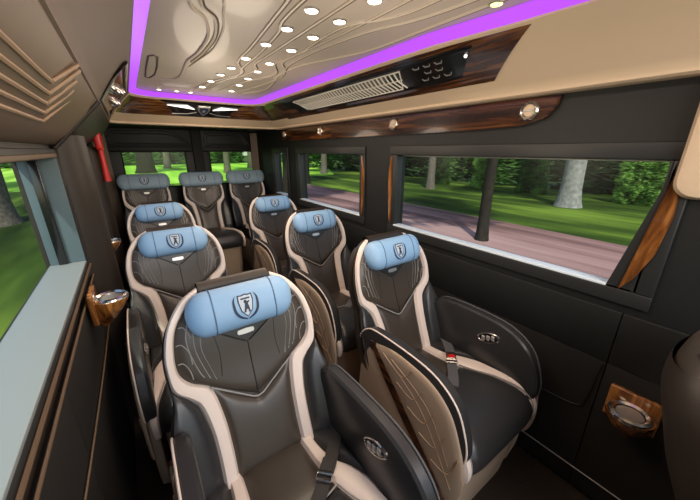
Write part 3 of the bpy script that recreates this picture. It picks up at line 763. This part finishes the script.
def belt(seat, m, red):
    """lap belt lying on the cushion"""
    P = [(.235, .07), (.20, .12), (.16, .165), (.10, .22), (.03, .28), (-.03, .325)]
    pts = cr(P, 5); g = MB(); rows_a = []
    for i, (x, t) in enumerate(pts):
        a = pts[max(i - 1, 0)]; b = pts[min(i + 1, len(pts) - 1)]; dx, dt = b[0] - a[0], b[1] - a[1]; l = math.hypot(dx, dt); nx, n_t = -dt / l * .022, dx / l * .022
        rows_a.append([cush(x + nx * k, t + n_t * k, d) for k, d in ((-1, .017), (-1, .0205), (1, .0205), (1, .017))])
    g.loft(rows_a); bo = g.build('seat_belt', m, seat)
    c0 = cush(.125, .197, .026); ax = (cush(.03, .28, .026) - c0).normalized(); nn = (cush(.125, .197, .06) - c0).normalized(); sd = ax.cross(nn).normalized()
    Mx = Matrix((ax, sd, nn)).transposed().to_4x4(); Mx.translation = c0
    bm = bmesh.new(); bmesh.ops.create_cube(bm, size=1)
    for v in bm.verts: v.co = Vector((v.co.x * .055, v.co.y * .046, v.co.z * .018))
    bmesh.ops.bevel(bm, geom=bm.edges[:], offset=.005, segments=2, affect='EDGES')
    g = MB(); g.bm(bm, Mx); bu = g.build('buckle', M['chrome'] if red else M['belt'], bo)
    g = MB()
    rect = [(.028, -.024), (.050, -.024), (.050, .024), (.028, .024)]
    g.tube([Mx @ Vector((a, b, .002)) for a, b in rect], .004, closed=True); g.build('tongue', M['chrome'], bo)
    if red:
        bm = bmesh.new(); bmesh.ops.create_cube(bm, size=1)
        for v in bm.verts: v.co = Vector((.012 + v.co.x * .02, v.co.y * .036, .010 + v.co.z * .008))
        bmesh.ops.bevel(bm, geom=bm.edges[:], offset=.003, segments=2, affect='EDGES')
        g = MB(); g.bm(bm, Mx); g.build('release_button', M['red'], bu)

proto = make_seat()
spec = [(.22, .77, 'nearest captain seat, left of the aisle, black and cream with pale blue headrest', 'black'),
        (.13, 1.70, 'second captain seat of the left column, black and cream, directly behind the nearest seat', 'red'),
        (.14, 2.70, 'farthest captain seat of the left column, just in front of the rear bench row', 'red'),
        (.992, .88, 'nearest captain seat right of the aisle, beside the big right window', 'red'),
        (1.01, 1.70, 'middle captain seat of the right column, beside the pillar between two right windows', 'red'),
        (1.04, 2.56, 'farthest captain seat of the right column, below the second right window', 'red'),
        (1.055, -.262, 'dark captain seat cut off by the lower right corner, beside the walnut cup holder', None)]
seats = []
for i, (x, y, lab, b) in enumerate(spec):
    o = proto if i == 0 else copy_tree(proto)
    o.location = (x, y, FZ); tag(o, lab, 'seat', 'captain seats'); seats.append((o, b))
for o, b in seats:
    if b: belt(o, M['belt'] if b == 'black' else M['belt_grey'], b == 'red')
rproto = make_seat(True)
for i, (x, lab) in enumerate(((.10, 'left seat of the rear row under the left rear door window, slate blue headrest'), (.635, 'middle seat of the rear row, slate blue headrest, between the two rear windows'), (1.12, 'right seat of the rear row under the right rear door window, slate blue headrest'))):
    o = rproto if i == 0 else copy_tree(rproto)
    o.location = (x, 3.57, FZ + .16); tag(o, lab, 'seat', 'rear row seats')

# ------------------------------------------------------------------ cup holders, hammer
def cup_holder(loc, s, label, k=1.0):
    t = empty('cup_holder', loc, label, 'cup holder')
    # s: direction away from the wall
    g = MB(); n_ = 24; rings = []
    for z, ra, dx in ((-.085, .012, -.030), (-.06, .026, -.022), (-.03, .038, -.010), (0, .046, 0), (.008, .046, 0)):
        rings.append([(s * (.055 + dx) * k + ra * math.cos(2 * PI * q / n_) * 1.05 * k, ra * math.sin(2 * PI * q / n_) * 1.15 * k, z * k) for q in range(n_)])
    g.loft(rings); g.build('wood_body', M['wood_up'], t)
    g = MB(); g.box((min(0, s * .02), -.055 * k, -.06 * k), (max(0, s * .02), .060 * k, .045 * k), .006); g.build('mounting_plate', M['wood_up'], t)
    Mx = Matrix.Translation((s * .055 * k, 0, .006 * k))
    g = MB(); g.lathe([(.033 * k, -.004), (.033 * k, .006), (.040 * k, .012), (.047 * k, .008), (.050 * k, -.002)], Mx, 28); g.build('chrome_ring', M['chrome'], t)
    g = MB(); g.lathe([(.034 * k, .003), (.030 * k, .003), (.002, .0035)], Mx, 24); g.build('insert', M['satin'], t)
    return t
cup_holder((RX - .012, .098, -.905), -1, 'glossy walnut cup holder with chrome ring on right wall, lower right corner', 1.3)
cup_holder((LX + .024, 1.44, -.57), 1, 'walnut cup holder with chrome ring on left wall beside the second left seat', 1.2)
cup_holder((LX + .012, 2.42, -.57), 1, 'walnut cup holder with chrome ring on left wall beside the farthest left seat', 1.0)

h = empty('emergency_hammer', (LX + .086, 2.93, .0), 'bright red emergency hammer holder hung on left wall pillar', 'hammer')
g = MB(); g.box((-.006, -.11, .0), (.035, .06, .15), .012); g.build('holder', M['red'], h)
g = MB(); g.tube([(.014, -.03, .02), (.014, -.03, -.08), (.014, -.03, -.22)], [.019, .017, .021], n=10); g.build('handle', M['red'], h)
g = MB(); g.tube([(.014, -.09, .155), (.014, .04, .155)], .012, n=10); g.build('head', M['red'], h)
# walnut strip with lights on the left slope, at the rear
t = empty('walnut_light_panel', tuple(cov(10, .5)), 'short glossy walnut panel with chrome lamp knobs on left cove near the rear', 'light panel')
under(t, wood_wrap(8.6, 11.2, .16, .95, 'wood_plate', M['wood_x'], t))
g = MB(); g.tube([cov_off(u, v, .006) for u, v in ((8.6, .16), (8.6, .55), (8.6, .95), (9.9, .95), (11.2, .95), (11.2, .55), (11.2, .16), (9.9, .16))], .006, closed=True); under(t, g.build('chrome_edge', M['satin'], t))
for u, v in ((9.2, .6), (10.0, .45), (10.7, .65)):
    g = MB(); g.tube([cov_off(u, v, .004), cov_off(u, v, .02), cov_off(u, v, .036)], [.030, .027, .015], n=14); under(t, g.build('lamp_knob', M['chrome'], t))

# ------------------------------------------------------------------ outside: lawn, path, trees, bushes
GZ = -2.0
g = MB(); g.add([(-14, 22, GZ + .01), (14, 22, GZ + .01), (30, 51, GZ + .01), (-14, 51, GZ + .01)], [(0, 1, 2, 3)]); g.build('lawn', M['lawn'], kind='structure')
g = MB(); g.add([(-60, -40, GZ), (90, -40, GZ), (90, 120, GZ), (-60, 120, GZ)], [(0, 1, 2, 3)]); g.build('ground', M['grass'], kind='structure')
xs_ = []
g = MB(); P = []
for y in range(-10, 23, 2):
    c = 7.15 + .25 * math.sin(y * .12); w = 1.35
    P.append([(c - w, y, GZ + .01), (c + w, y, GZ + .01)])
g.grid(P); g.build('path', M['path'], kind='structure')

def trunk(r, h, m, parent, bend=.3, seed=0):
    rnd = random.Random(seed); pts = cr([(0, 0, -.1), (bend * .3, bend * .2, h * .35), (bend * .4, -bend * .1, h * .7), (bend, bend * .3, h)], 5)
    g = MB(); nn = len(pts)
    g.tube(pts, [r * (1.35 if i == 0 else 1.12 if i == 1 else 1) * (1 - .55 * i / nn) for i in range(nn)], n=10)
    for k in range(4):
        z = h * (.6 + .1 * k); a = rnd.random() * 6.28; b = pts[int(nn * (.6 + .1 * k))]
        g.tube([b, (b[0] + math.cos(a) * h * .12, b[1] + math.sin(a) * h * .12, b[2] + h * .10), (b[0] + math.cos(a) * h * .22, b[1] + math.sin(a) * h * .22, b[2] + h * .26)], [r * .4, r * .28, r * .12], n=7)
    return g.build('trunk', m, parent)
def leaves(blobs, nleaf, size, seed):
    """blobs: (x,y,z,rx,ry,rz); leaves are small bent quads"""
    rnd = random.Random(seed); g = MB()
    for (bx, by, bz, rx, ry, rz) in blobs:
        for _ in range(nleaf):
            while True:
                p = Vector((rnd.uniform(-1, 1), rnd.uniform(-1, 1), rnd.uniform(-1, 1)))
                if .25 < p.length < 1: break
            c = Vector((bx + p.x * rx, by + p.y * ry, bz + p.z * rz))
            a = Vector((rnd.uniform(-.5, .5), rnd.choice((-1, 1)), rnd.uniform(-.4, .4))).normalized(); b = a.cross(Vector((rnd.uniform(-1, 1), rnd.uniform(-.3, .3), rnd.uniform(-1, 1)))).normalized()
            l = size * rnd.uniform(1.0, 2.2); w = size * rnd.uniform(.22, .40)
            g.add([c - a * l, c - b * w, c + a * l, c + b * w], [(0, 1, 2, 3)])
    return g
crown_mesh = {}
def crown(key, mt, parent, seed, spread=1.6, z=5.0, nb=9):
    rnd = random.Random(seed)
    blobs = [(rnd.uniform(-1, 1) * spread, rnd.uniform(-1, 1) * spread, z + rnd.uniform(-.3, .8) * spread, 1.2, 1.2, .9) for _ in range(nb)]
    return leaves(blobs, 230, .20, seed).build('crown', M[mt], parent, flip=False, ang=180)
def tree(x, y, r, h, bark, leaf, label, seed, group=None):
    t = empty('tree', (x, y, GZ), label, 'tree', group)
    trunk(r, h, M[bark], t, seed=seed); crown('', leaf, t, seed, z=h * 1.02)
    return t
G_T = 'trees on the lawn beside the road'
tree(13.15, 4.4, .38, 6, 'bark_pale', 'leaf_mid', 'thick pale trunked tree on the grass, right part of the big window', 1, G_T)
tree(6.40, 3.70, .13, 5, 'bark_dark', 'leaf_dark', 'slim dark trunked tree by the path, middle of the big window', 2, G_T)
tree(13.2, 11.0, .22, 6, 'bark', 'leaf_dark', 'brown trunked tree on the grass, left part of the big window', 3, G_T)
tree(9.0, 17.5, .26, 6, 'bark_dark', 'leaf_mid', 'dark trunked tree seen through the second right window, near its left edge', 4, G_T)
tree(14.2, 24, .3, 6, 'bark', 'leaf_mid', 'brown trunked tree seen through the middle of the second right window', 5, G_T)
tree(4.7, 10.8, .14, 5, 'bark_dark', 'leaf_dark', 'dark slim trunk filling the small third right window', 6, G_T)
tree(1.25, 34.0, .75, 8, 'bark_dark', 'leaf_mid', 'broad dark trunk in the middle of the left rear window', 7, G_T)
tree(3.6, 41.0, .36, 8, 'bark', 'leaf_mid', 'narrow trunk right of the broad one in the left rear window', 8, G_T)
tree(7.4, 30.0, .30, 8, 'bark', 'leaf_mid', 'narrow brown trunk in the left part of the right rear window', 9, G_T)
tree(11.9, 37.0, .40, 8, 'bark', 'leaf_mid', 'narrow brown trunk in the right part of the right rear window', 10, G_T)
tree(-3.4, 12.5, .5, 6, 'bark', 'leaf_mid', 'grey trunked tree outside the nearest left window', 11, G_T)
# hedge of bushes behind
bm_ = []
def bush_proto(leaf, seed):
    t = empty('bush'); rnd = random.Random(seed)
    blobs = [(rnd.uniform(-.35, .35), lerp(-1.15, 1.15, (k % 5) / 4), .45 + .62 * (k // 5), .55, .45, .6) for k in range(30)]
    leaves(blobs, 170, .13, seed).build('foliage', M[leaf], t, flip=False, ang=180)
    g = MB()
    for k in range(4): g.tube([(0, 0, -.1), (rnd.uniform(-.3, .3), rnd.uniform(-.4, .4), 1.2), (rnd.uniform(-.5, .5), rnd.uniform(-.8, .8), 2.8)], [.06, .045, .02], n=6)
    g.build('stem', M['bark_dark'], t); return t
protos = [bush_proto('leaf_dark', 21), bush_proto('leaf_mid', 22), bush_proto('leaf_light', 23)]
used = [False] * 3
spots = []
rnd = random.Random(5)
for k in range(7): spots.append((18.5, -2 + k * 6.6, (0, 0, 1, 0, 0, 1, 0, 0, 1)[k], 1.75))
for k, y in enumerate((3.1, 6.9, 9.4, 12.3, 16.5)): spots.append((15.6, y, (2, 1, 2, 1, 2)[k], .42))
for k in range(6): spots.append((-9 + k * 7.2, 52, (1, 2, 1, 1, 2, 1)[k], 1.9))
for k in range(4): spots.append((-9, 3 + k * 6.7, (0, 1, 0, 1)[k], 1.7))
kinds = ['dark green bush', 'mid green bush', 'light yellow-green bush']
for i, (x, y, k, s) in enumerate(spots):
    o = protos[k] if not used[k] else copy_tree(protos[k]); used[k] = True
    o.location = (x, y, GZ); o.scale = (s, s, s); o.rotation_euler = (0, 0, (PI if rnd.random() > .5 else 0) + (PI / 2 if y > 50 else 0))
    where = 'at the far end of the rear lawn' if y > 50 else 'beyond the left windows' if x < -5 else 'low on the grass before the hedge' if s < .6 else 'in the tall hedge beyond the right windows'
    tag(o, kinds[k] + ' ' + where, 'bush', kinds[k] + 'es ' + where)

# ------------------------------------------------------------------ light
def area(name, loc, size, power, col, rot=(0, 0, 0), sy=None, spread=None):
    l = bpy.data.lights.new(name, 'AREA'); l.energy = power; l.color = col; l.size = size
    if sy: l.shape = 'RECTANGLE'; l.size_y = sy
    if spread: l.spread = spread
    o = bpy.data.objects.new(name, l); C.objects.link(o); o.location = loc; o.rotation_euler = rot; return o
warm = (1, .80, .58)
for y in (.45, 1.1, 1.75, 2.4): area('ceiling_lamp', (.6, y, CZ - .02), .22, 3.2, warm, sy=.5)
def point(name, loc, power, col, r=.18):
    l = bpy.data.lights.new(name, 'POINT'); l.energy = power; l.color = col; l.shadow_soft_size = r
    o = bpy.data.objects.new(name, l); C.objects.link(o); o.location = loc
for y, z, p_ in ((.75, -.02, 5.5), (1.75, 0, 5), (2.65, .02, 4)): point('cabin_fill', (.60, y, z), p_, (1, .84, .66))  # added soft fill points to lift ceiling and seats, no fitting here
area('windscreen_light', (.62, -.75, .18), 1.1, 16, (1, .93, .85), rot=(R(72), 0, 0), sy=.5)
sun = bpy.data.lights.new('sun', 'SUN'); sun.energy = 4.2; sun.angle = R(2); sun.color = (1, .95, .85)
so = bpy.data.objects.new('sun', sun); C.objects.link(so); so.rotation_euler = Euler((R(28), R(-22), 0))
W = bpy.data.worlds.new('World'); S.world = W; W.use_nodes = True
N = W.node_tree.nodes; L = W.node_tree.links; bg = N['Background']
sky = N.new('ShaderNodeTexSky'); sky.sky_type = 'NISHITA'; sky.sun_disc = False; sky.sun_elevation = R(50); sky.sun_rotation = R(200); sky.air_density = 1.0
L.new(sky.outputs[0], bg.inputs['Color']); bg.inputs['Strength'].default_value = .24

# ------------------------------------------------------------------ camera
f_px, vx, vy = 300.0, 125.0, 150.0
phi = math.atan((250 - vy) / f_px); th = math.atan((350 - vx) / f_px * math.cos(phi))
Fw = Vector((math.sin(th) * math.cos(phi), math.cos(th) * math.cos(phi), -math.sin(phi)))
cd = bpy.data.cameras.new('camera'); co = bpy.data.objects.new('camera', cd); C.objects.link(co)
co.rotation_euler = Fw.to_track_quat('-Z', 'Y').to_euler(); co.location = (0, 0, 0)
cd.sensor_width = 36; cd.lens = f_px * 36 / 700; cd.clip_start = .02; cd.clip_end = 500
S.camera = co
S.view_settings.view_transform = 'Standard'; S.view_settings.look = 'None'; S.view_settings.exposure = 0
